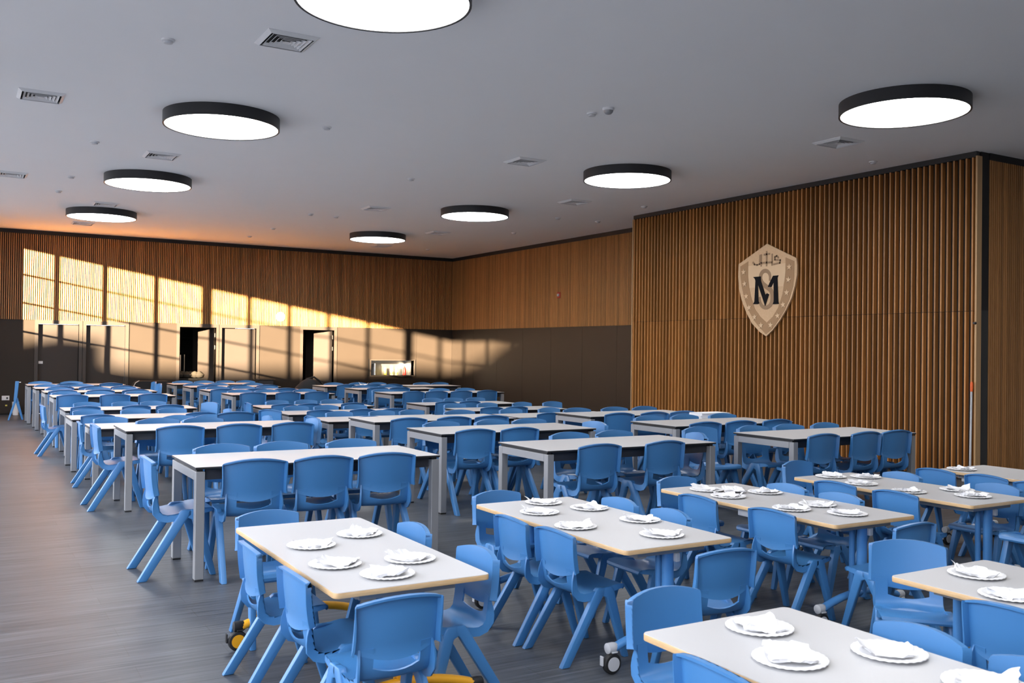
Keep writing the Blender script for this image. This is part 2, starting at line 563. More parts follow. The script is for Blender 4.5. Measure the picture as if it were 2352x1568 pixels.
spray_bottle('soap_bottle', 10.20, YB+.50, 'pale amber bottle at the back of the hatch', M['label'], .24)
tag(MB().lathe([(.04, 0), (.045, .01), (.045, .2), (.02, .25), (.02, .28)], 14).build('red_bottle', M['red'], None, (10.73, YB+.40, HZ0-.03), smooth=40), 'red bottle at the right end of the hatch', 'bottle')
tag(MB().box(-.03, .03, -.1, .1, 0, .34).build('paper_box', M['paper'], None, (9.76, YB+.33, HZ0-.03), bevel=.004), 'upright white carton at left end of the hatch', 'carton')

# round fixture, red alarm, socket, hook
rf = tag(empty('round_wall_fixture', (7.08, YB-.012, 2.35)), 'round white fixture on the slatted far wall', 'wall light')
MB().lathe([(.115, .0), (.118, -.03), (.10, -.045)], 32, axis='Y').build('ring', M['greyplastic'], rf, smooth=40)
MB().lathe([(.095, -.044), (.09, -.052)], 32, axis='Y').build('disc', M['white'], rf, smooth=40)
al = tag(empty('fire_alarm', (XR-.012, 18.12, 2.86)), 'small red fire alarm sounder on the right slatted wall', 'alarm')
MB().box(-.03, 0, -.06, .06, -.07, .07).build('alarm_body', M['red'], al, bevel=.008)
MB().lathe([(.035, -.03), (.03, -.055), (.012, -.062)], 16, (0, .0, .0), 'X').build('strobe_lens', M['greyplastic'], al, smooth=50)
so = tag(empty('wall_socket', (.935, YB, .37)), 'white double socket with a black plug on the far wall', 'socket')
MB().box(-.075, .075, -.012, 0, -.05, .05).build('face_plate', M['white'], so, bevel=.003)
MB().lathe([(.018, -.012), (.018, -.05), (.010, -.055)], 12, (.03, 0, .0), 'Y').build('plug', M['rubber'], so)
tag(MB().box(.93, .97, YB-.006, YB, .19, .22).build('floor_socket_light', M['label']), 'tiny yellow plate under the white wall socket', 'plate')
hk = tag(MB().lathe([(.018, 0), (.006, -.012), (.006, -.03), (.014, -.036)], 10, (0, 0, 0), 'X').build('wall_hook', M['lamprim'], None, (XP-.004, YP0+.012, 1.975)), 'small dark hook on the partition end board', 'hook')
bp_ = tag(empty('broom', (XP-.05, 7.14, 0)), 'mop handle with orange grip leaning by the partition edge', 'broom')
MB().tube([(0, 0, .02), (.02, 0, 1.13)], .013, 10).build('handle', M['greyplastic'], bp_, smooth=60)
MB().tube([(.02, 0, 1.12), (.022, 0, 1.15), (.0225, 0, 1.22), (.023, 0, 1.245)], [.016, .019, .018, .009], 10).build('grip', M['orange'], bp_, smooth=60)
MB().box(-.1, .03, -.05, .05, 0, .05).build('mop_head', M['greyplastic'], bp_, bevel=.01)

# ------------------------------------------------------------------ ceiling fixtures
def make_lamp():
    r = empty('ceiling_lamp', (0, 0, CEIL))
    R_ = .625
    MB().lathe([(R_-.020, -.10), (R_-.018, -.128), (R_, -.13), (R_, 0), (R_-.02, 0)], 64, caps=(0, 0)).build('lamp_rim', M['lamprim'], r, smooth=40)
    MB().lathe([(R_-.020, -.110), (R_-.020, -.122), (R_-.03, -.123)], 64).build('diffuser', M['lampface'], r, smooth=40)
    return r
LAMPS = [(2.55, 6.15, 'large round ceiling lamp cut off by the top edge'), (2.5, 10.63, 'round ceiling lamp, second nearest in the left row'), (2.46, 15.08, 'round ceiling lamp, third nearest in the left row'), (2.34, 19.45, 'round ceiling lamp, farthest in the left row'),
         (8.2, 6.13, 'round ceiling lamp nearest the emblem, at upper right'), (8.2, 10.68, 'round ceiling lamp, second nearest in the right row'), (8.14, 15.15, 'round ceiling lamp, third nearest in the right row'), (8.09, 19.65, 'round ceiling lamp, farthest in the right row'),
         (2.6, 1.6, 'round ceiling lamp above and behind the camera, left row'), (8.25, 1.6, 'round ceiling lamp beside the camera, right row')]
lamp0 = make_lamp()
for i, (x, y, lb) in enumerate(LAMPS):
    o = lamp0 if i == 0 else copy_tree(lamp0)
    o.location = (x, y, CEIL)
    tag(o, lb, 'ceiling lamp', 'round ceiling lamps')

def sq_ring(mb, a0, z0, a1, z1, t=.004):
    """slanted square ring from half-size a0 at z0 to a1 at z1"""
    q = [(-1, -1), (1, -1), (1, 1), (-1, 1)]
    vs = [(x*a0, y*a0, z0) for x, y in q]+[(x*a1, y*a1, z1) for x, y in q]+[(x*a1, y*a1, z1+t) for x, y in q]+[(x*a0, y*a0, z0+t) for x, y in q]
    fs = []
    for l in range(4):
        for k in range(4):
            fs.append((l*4+k, l*4+(k+1) % 4, ((l+1) % 4)*4+(k+1) % 4, ((l+1) % 4)*4+k))
    mb.add(vs, fs)
def make_vent():
    r = empty('ceiling_vent', (0, 0, CEIL))
    MB().box(-.19, .19, -.19, .19, -.003, -.0005).build('backing', M['black'], r)
    f = MB()
    sq_ring(f, .215, -.004, .182, -.026, .006)
    f.build('vent_frame', M['vent'], r)
    for a in (.150, .115, .080, .045):
        l = MB()
        sq_ring(l, a-.010, -.004, a+.013, -.024, .003)
        l.build('louvre', M['vent'], r)
    MB().box(-.028, .028, -.028, .028, -.026, -.022).build('louvre', M['vent'], r)
    return r
VENTS = [(2.33, 7.69, 'square ceiling vent nearest, below the cut-off lamp'), (.70, 10.78, 'square ceiling vent at the upper left edge'), (2.32, 13.24, 'square ceiling vent between second and third left lamps'), (.66, 15.99, 'square ceiling vent cut by the left picture edge'),
         (2.27, 18.38, 'square ceiling vent just above the farthest left lamp'), (2.23, 21.55, 'square ceiling vent just below the farthest left lamp'), (6.58, 10.83, 'square ceiling vent left of the second right lamp'), (9.12, 7.73, 'square ceiling vent under the lamp nearest the emblem'),
         (9.08, 13.29, 'square ceiling vent between second and third right lamps'), (6.54, 15.99, 'square ceiling vent left of the third right lamp'), (9.04, 18.52, 'square ceiling vent above right of the farthest right lamp'), (9.04, 21.71, 'square ceiling vent just below the farthest right lamp')]
vent0 = make_vent()
for i, (x, y, lb) in enumerate(VENTS):
    o = vent0 if i == 0 else copy_tree(vent0)
    o.location = (x, y, CEIL)
    tag(o, lb, 'vent', 'square ceiling vents')
def make_detector():
    r = empty('smoke_detector', (0, 0, CEIL))
    MB().lathe([(.055, 0), (.055, -.012), (.045, -.016)], 24).build('base', M['vent'], r, smooth=40)
    MB().lathe([(.040, -.018), (.036, -.032), (.02, -.036)], 24).build('sensor', M['greyplastic'], r, smooth=40)
    return r
DET = [(1.48, 8.22, 'flat round detector left of the nearest vent'), (1.45, 12.85, 'flat round detector above the third left lamp'), (5.85, 8.25, 'flat round detector beside the grey dome at ceiling centre'), (1.45, 15.7, 'small detector left of the third left lamp'),
       (1.41, 17.29, 'small detector above the farthest left lamp'), (5.84, 12.91, 'small detector in mid ceiling above the far vents'), (6.31, 17.45, 'white detector left of the third right lamp'), (5.78, 17.4, 'tiny detector just left of the white far detector'),
       (5.81, 19.97, 'small detector left of the farthest right lamp'), (5.77, 21.71, 'tiny detector nearest the far wall, centre'), (10.39, 17.53, 'small detector right of the third right lamp'), (10.32, 21.73, 'tiny detector near the far right corner'),
       (9.92, 15.08, 'small detector close to the third right lamp, right side'), (10.38, 13.02, 'small detector above the left end of the partition'), (10.82, 15.02, 'tiny detector by the right slatted wall'), (10.43, 8.26, 'small detector above the emblem wall, far right'), (3.65, 10.45, 'pale flat plate right of the second left lamp')]
det0 = make_detector()
for i, (x, y, lb) in enumerate(DET):
    o = det0 if i == 0 else copy_tree(det0)
    o.location = (x, y, CEIL)
    tag(o, lb, 'detector', 'small ceiling detectors')
dm = tag(empty('dome_camera', (5.87, 7.98, CEIL)), 'grey dome camera on the ceiling near the centre', 'camera')
MB().lathe([(.062, 0), (.062, -.02), (.055, -.026)], 24).build('base', M['vent'], dm, smooth=40)
MB().lathe([(.05, -.026), (.046, -.045), (.032, -.062), (.008, -.069)], 24).build('dome', M['alu'], dm, smooth=60)

# ------------------------------------------------------------------ emblem on the partition
SHIELD = [(0.004, 0.735), (0.603, 0.464), (0.621, 0.351), (0.619, 0.21), (0.582, 0.048), (0.516, -0.138), (0.409, -0.312), (0.27, -0.488), (0.127, -0.63), (0.002, -0.716), (-0.135, -0.645), (-0.305, -0.507), (-0.427, -0.336), (-0.534, -0.132), (-0.598, 0.06), (-0.62, 0.263), (-0.612, 0.459)]
BAND = [(-0.573, 0.418), (-0.566, 0.26), (-0.537, 0.095), (-0.473, -0.109), (-0.376, -0.3), (-0.255, -0.465), (-0.119, -0.59), (0.001, -0.683), (0.127, -0.606), (0.254, -0.475), (0.378, -0.323), (0.477, -0.148), (0.544, 0.038), (0.565, 0.19), (0.566, 0.42), (0.391, 0.489), (0.394, 0.296), (0.375, 0.13), (0.335, -0.071), (0.251, -0.271), (0.141, -0.413), (0.012, -0.501), (-0.121, -0.406), (-0.24, -0.279), (-0.319, -0.103), (-0.373, 0.074), (-0.396, 0.25), (-0.395, 0.487)]
LIGHTP = [(-0.394, 0.414), (0.392, 0.403), (0.39, 0.249), (0.372, 0.13), (0.351, 0.053), (-0.36, 0.061), (-0.383, 0.174), (-0.393, 0.274)]
STARS = [(-0.492, 0.321), (-0.465, 0.131), (-0.427, -0.071), (-0.36, -0.253), (-0.239, -0.409), (-0.1, -0.544), (0.102, -0.542), (0.246, -0.401), (0.356, -0.233), (0.425, -0.051), (0.459, 0.143), (0.473, 0.338)]
SLINE = [(0.072, 0.148), (0.081, 0.22), (0.054, 0.283), (-0.012, 0.317), (-0.081, 0.304), (-0.122, 0.251), (-0.126, 0.184), (-0.082, 0.114), (0.004, 0.06), (0.095, 0.007), (0.123, -0.049), (0.129, -0.146), (0.098, -0.23), (-0.008, -0.277), (-0.104, -0.235), (-0.138, -0.16), (-0.139, -0.092)]
MP1 = [(-0.278, 0.23), (-0.113, 0.23), (-0.109, 0.158), (-0.014, -0.067), (0.022, -0.042), (0.062, -0.061), (-0.016, -0.238), (-0.175, 0.113), (-0.161, -0.159), (-0.138, -0.191), (-0.174, -0.205), (-0.272, -0.202), (-0.245, -0.162), (-0.226, 0.165), (-0.238, 0.197)]
MP2 = [(0.093, 0.146), (0.145, 0.223), (0.253, 0.224), (0.235, 0.186), (0.255, -0.181), (0.266, -0.218), (0.146, -0.217), (0.167, -0.178), (0.159, 0.128), (0.11, 0.051), (0.037, 0.055)]
MONO = [[(-0.293, 0.46), (-0.258, 0.427), (-0.199, 0.416), (-0.146, 0.425), (-0.14, 0.566)], [(-0.115, 0.57), (-0.112, 0.394)], [(-0.113, 0.443), (0.113, 0.436)], [(0.0, 0.609), (0.003, 0.389)], [(-0.052, 0.568), (0.06, 0.572)], [(0.115, 0.56), (0.117, 0.391)],
        [(0.244, 0.499), (0.212, 0.528), (0.17, 0.514), (0.174, 0.47), (0.286, 0.457), (0.277, 0.414), (0.149, 0.4)]]
em = tag(empty('shield_emblem', (XP-.006, 10.60, 2.55)), 'pale wooden shield emblem with black M, brown S and stars', 'emblem')
P3 = lambda p, t: (-t, -p[0], p[1])
def stroke(mb, pts, wd, t0, t1):
    for (a, b) in zip(pts[:-1], pts[1:]):
        d = Vector((b[0]-a[0], b[1]-a[1]))
        d.normalize()
        nrm = Vector((-d.y, d.x))*wd/2
        e = d*wd*.32
        q = [(a[0]-e.x+nrm.x, a[1]-e.y+nrm.y), (a[0]-e.x-nrm.x, a[1]-e.y-nrm.y), (b[0]+e.x-nrm.x, b[1]+e.y-nrm.y), (b[0]+e.x+nrm.x, b[1]+e.y+nrm.y)]
        mb.prism(q, t0, t1, P3)
sd = MB().prism(SHIELD, 0, .030, P3).build('shield', M['emb0'], em)
MB().prism(BAND, .028, .033, P3).build('border_band', M['emb1'], em)
MB().prism(LIGHTP, .028, .0325, P3).build('upper_field', M['emb2'], em)
ls = MB()
SL = SLINE
for j in range(3):
    q = [SL[0]]
    for a_, b_ in zip(SL[:-1], SL[1:]):
        q += [(a_[0]*.75+b_[0]*.25, a_[1]*.75+b_[1]*.25), (a_[0]*.25+b_[0]*.75, a_[1]*.25+b_[1]*.75)]
    SL = q+[SL[-1]]
lf_, rg_ = [], []
for i in range(len(SL)):
    d = Vector((SL[min(i+1, len(SL)-1)][0]-SL[max(i-1, 0)][0], SL[min(i+1, len(SL)-1)][1]-SL[max(i-1, 0)][1])).normalized()
    hw_ = .012+.026*math.sin(PI*i/(len(SL)-1))**.6
    lf_.append((SL[i][0]-d.y*hw_, SL[i][1]+d.x*hw_))
    rg_.append((SL[i][0]+d.y*hw_, SL[i][1]-d.x*hw_))
nS = len(SL)
vs = [P3(q, t) for t in (.031, .0345) for q in lf_+rg_]
fs = []
for i in range(nS-1):
    for o_ in (0, 2*nS):
        fs.append((o_+i, o_+i+1, o_+nS+i+1, o_+nS+i))
    fs += [(i, i+1, 2*nS+i+1, 2*nS+i), (nS+i, nS+i+1, 3*nS+i+1, 3*nS+i)]
fs += [(0, nS, 3*nS, 2*nS), (nS-1, 2*nS-1, 4*nS-1, 3*nS-1)]
ls.add(vs, fs)
ls.build('letter_s', M['emb3'], em)
MB().prism(MP1, .033, .042, P3).prism(MP2, .033, .042, P3).build('letter_m', M['embk'], em)
mo = MB()
for ln in MONO:
    stroke(mo, ln, .028, .028, .034)
mo.build('monogram', M['emb3'], em)
stp = [(math.sin(PI*k/5)*(.055 if k % 2 == 0 else .022), math.cos(PI*k/5)*(.055 if k % 2 == 0 else .022)) for k in range(10)]
me_star = MB().prism(stp, .0, .009, P3).mesh('star', M['emb2'])
for (u, v) in STARS:
    put('star', me_star, em, (-.032, -u, v), (random.uniform(-.15, .15), 0, 0))
# ------------------------------------------------------------------ blue stacking chair
def grid_shell(rows, us, t, skip=None, flange=None, top_flange=0):
    """rows of points; solid sheet of thickness t with side flanges turned to the back"""
    nr, nc = len(rows), len(us)
    P = [[Vector(p) for p in r] for r in rows]
    Nn = [[None]*nc for _ in range(nr)]
    for i in range(nr):
        for j in range(nc):
            a = P[min(i+1, nr-1)][j]-P[max(i-1, 0)][j]
            b = P[i][min(j+1, nc-1)]-P[i][max(j-1, 0)]
            Nn[i][j] = a.cross(b).normalized()
    mb = MB()
    vs = [P[i][j] for i in range(nr) for j in range(nc)]+[P[i][j]-Nn[i][j]*t for i in range(nr) for j in range(nc)]
    K = nr*nc
    fs, edge = [], {}
    for i in range(nr-1):
        for j in range(nc-1):
            if skip and skip(i, j): continue
            q = (i*nc+j, i*nc+j+1, (i+1)*nc+j+1, (i+1)*nc+j)
            fs.append(q)
            fs.append(tuple(K+k for k in q[::-1]))
            for a, b in zip(q, q[1:]+q[:1]):
                e = (min(a, b), max(a, b))
                edge[e] = edge.get(e, 0)+1
    for (a, b), c in edge.items():
        if c == 1: fs.append((a, b, K+b, K+a))
    mb.add(vs, fs)
    def rim(path, depth):
        vv, ff = [], []
        for (p, nrm, ins, dp) in path:
            vv += [p, p-nrm*dp, p-nrm*dp+ins*.011, p+ins*.011-nrm*.001]
        for k in range(len(path)-1):
            for l in range(4):
                ff.append((k*4+l, k*4+(l+1) % 4, (k+1)*4+(l+1) % 4, (k+1)*4+l))
        e = (len(path)-1)*4
        ff += [(3, 2, 1, 0), (e, e+1, e+2, e+3)]
        mb.add(vv, ff)
    if flange:
        for j, s in ((0, 1), (nc-1, -1)):
            path = []
            for i in range(nr):
                ins = (P[i][j+s]-P[i][j]).normalized()
                path.append((P[i][j], Nn[i][j], ins, flange(i)))
            rim(path, 0)
    if top_flange:
        path = []
        for j in range(nc):
            ins = (P[nr-2][j]-P[nr-1][j]).normalized()
            path.append((P[nr-1][j], Nn[nr-1][j], ins, top_flange))
        rim(path, 0)
    return mb

US = [-1, -.86, -.62, -.4, -.2, 0, .2, .4, .62, .86, 1]
SEAT = [(.500, .418, .180), (.507, .430, .186), (.503, .447, .192), (.484, .458, .198), (.43, .460, .204), (.36, .450, .206), (.29, .438, .204), (.23, .427, .199), (.185, .424, .194), (.150, .432, .190), (.126, .453, .188), (.115, .485, .187), (.109, .520, .187), (.106, .555, .187), (.103, .580, .187)]
def seat_rows():
    rows = []
    for i, (d, z, hw) in enumerate(SEAT):
        back = min(1, max(0, (i-7)/4))
        r = []
        for u in US:
            bow = (1-u*u)
            dd = d+.034*back*(u*hw/.213)**2-.004*back*bow
            zz = z-(.010*bow*(1-back) if 3 <= i else 0)
            if i in (11,): zz -= .022*max(0, 1-(u/.62)**2)
            if i in (10,): zz -= .008*max(0, 1-(u/.62)**2)
            r.append((u*hw, dd-.25, zz))
        rows.append(r)
    return rows
def seat_fl(i):
    if i < 2: return .012
    return [.02, .028, .036, .042, .046, .048, .050, .050, .050, .046, .036, .022, .008][i-2]
me_seat = grid_shell(seat_rows(), US, .010, lambda i, j: i >= 11 and 2 <= j <= 7, seat_fl).mesh('seat', M['blue'], smooth=38)
BU = [-1, -.97, -.85, -.65, -.42, -.2, 0, .2, .42, .65, .85, .97, 1]
def back_rows():
    rows = []
    nk = 9
    for k in range(nk):
        t = k/(nk-1)
        r = []
        for u in BU:
            zb = .513+.052*min(1, abs(u))**2.0
            zt = .811-.030*abs(u)**2.2-(.010 if abs(u) > .99 else 0)
            z = zb+(zt-zb)*t
            hw = .213-.006*t
            d = .108-.030*((z-.52)/.29)-.004*math.sin(PI*t)+.034*u*u
            if k == 0: d -= .012*(1-u*u)
            r.append((u*hw, d-.25, z))
        rows.append(r)
    return rows
me_back = grid_shell(back_rows(), BU, .007, None, lambda i: .040, .028).mesh('backrest', M['blue'], smooth=38)
def leg_mesh(poly, side):
    def f(p, t):
        d, z = p
        xo = .212+.024*(1-z/.453)
        x = (xo-t*.040)*side
        return (x, d-.25, z)
    return MB().prism(poly, 0, 1, f).mesh('leg', M['blue'], smooth=40, bevel=.008, seg=2)
REAR = [(.0, 0), (.062, 0), (.318, .392), (.35, .415), (.352, .452), (.288, .452), (.270, .436)]
FRONT = [(.474, 0), (.513, 0), (.410, .425), (.392, .452), (.325, .452), (.318, .40), (.352, .385)]
me_legs = [leg_mesh(REAR, 1), leg_mesh(REAR, -1), leg_mesh(FRONT, 1), leg_mesh(FRONT, -1)]

CHAIR_GROUP = 'blue plastic chairs'
FACE = {'N': 0.0, 'S': PI, 'E': -PI/2, 'W': PI/2, 'T': 2.30}
def chair(bx, by, face, s, label, turn=0.0):
    """bx, by: foot point below the top of the backrest"""
    a = (FACE[face] if isinstance(face, str) else face)+turn
    off = .16*s
    x, y = bx-math.sin(a)*off, by+math.cos(a)*off
    r = empty('stacking_chair', (x, y, 0), a, s)
    tag(r, label, 'chair', CHAIR_GROUP)
    put('seat', me_seat, r)
    put('backrest', me_back, r)
    for m in me_legs:
        put('leg', m, r)
    return r

# ------------------------------------------------------------------ grey-legged tables
def grey_table(x, y, length, h, label):
    r = tag(empty('dining_table', (x, y, 0)), label, 'table', 'white dining tables with grey legs')
    key = (length, h)
    if key not in TM:
        hx, hy = length/2, .4
        TM[key] = dict(
            core=MB().box(-hx, hx, -hy, hy, h-.016, h-.0015).mesh('tabletop', M['core'], bevel=.002, seg=1),
            lam=MB().box(-hx+.001, hx-.001, -hy+.001, hy-.001, h-.002, h).mesh('laminate', M['laminate']),
            leg=MB().box(-.03, .03, -.03, .03, .012, h-.032).mesh('leg', M['alu'], bevel=.003, seg=1),
            pad=MB().box(-.028, .028, -.028, .028, 0, .012).mesh('foot_pad', M['rubber']),
            end=MB().box(-.03, .03, -hy+.065, hy-.065, h-.092, h-.032).mesh('end_rail', M['alu'], bevel=.002, seg=1),
            side=MB().box(-hx+.075, hx-.075, -.012, .012, h-.092, h-.016).mesh('side_rail', M['rail']),
            spacer=MB().box(-.02, .02, -hy+.03, hy-.03, h-.032, h-.016).mesh('spacer_bar', M['core']))
    T = TM[key]
    hx, hy = length/2, .4
    tt = put('tabletop', T['core'], r)
    put('laminate', T['lam'], tt)
    for sx in (-1, 1):
        for sy in (-1, 1):
            l = put('leg', T['leg'], r, (sx*(hx-.034), sy*(hy-.034), 0))
            put('foot_pad', T['pad'], l)
        put('end_rail', T['end'], r, (sx*(hx-.034), 0, 0))
        put('spacer_bar', T['spacer'], r, (sx*(hx-.034), 0, 0))
    for sy in (-1, 1):
        put('side_rail', T['side'], r, (0, sy*(hy-.06), 0))
    return r
TM = {}
COLN = {'A': 'left', 'M': 'middle', 'R': 'right'}
TABLES = [('A', 1, 2.27, 6.81, 1.8, 0.76), ('A', 2, 2.27, 9.8, 1.8, 0.76), ('A', 3, 2.19, 11.55, 1.8, 0.645), ('A', 4, 2.12, 13.05, 1.8, 0.645), ('A', 5, 2.2, 14.81, 1.8, 0.645), ('A', 6, 2.17, 16.27, 1.8, 0.76), ('A', 7, 2.17, 17.91, 1.8, 0.76), ('A', 8, 2.13, 19.44, 1.8, 0.76), ('A', 9, 2.09, 21.01, 1.8, 0.76), ('M', 1, 4.98, 6.71, 1.8, 0.76), ('M', 2, 4.86, 8.38, 1.8, 0.76), ('M', 3, 4.83, 9.96, 1.8, 0.76), ('M', 4, 4.89, 11.6, 1.8, 0.645), ('M', 5, 4.81, 12.98, 1.8, 0.645), ('M', 6, 4.88, 14.47, 1.8, 0.645), ('M', 7, 4.87, 16.27, 1.8, 0.76), ('M', 8, 4.82, 17.76, 1.8, 0.76), ('M', 9, 4.85, 19.43, 1.8, 0.76), ('M', 10, 4.82, 20.93, 1.8, 0.76), ('R', 1, 7.69, 6.64, 1.8, 0.76), ('R', 2, 7.62, 8.24, 1.8, 0.76), ('R', 3, 7.61, 9.81, 1.8, 0.76), ('R', 4, 7.53, 11.35, 1.8, 0.645), ('R', 5, 7.49, 12.79, 1.8, 0.645), ('R', 6, 7.54, 14.36, 1.8, 0.645), ('R', 7, 7.88, 15.96, 2.35, 0.76), ('R', 8, 7.67, 17.7, 1.8, 0.76), ('R', 9, 7.52, 19.25, 1.8, 0.76), ('R', 10, 9.06, 19.0, 1.28, 0.76)]
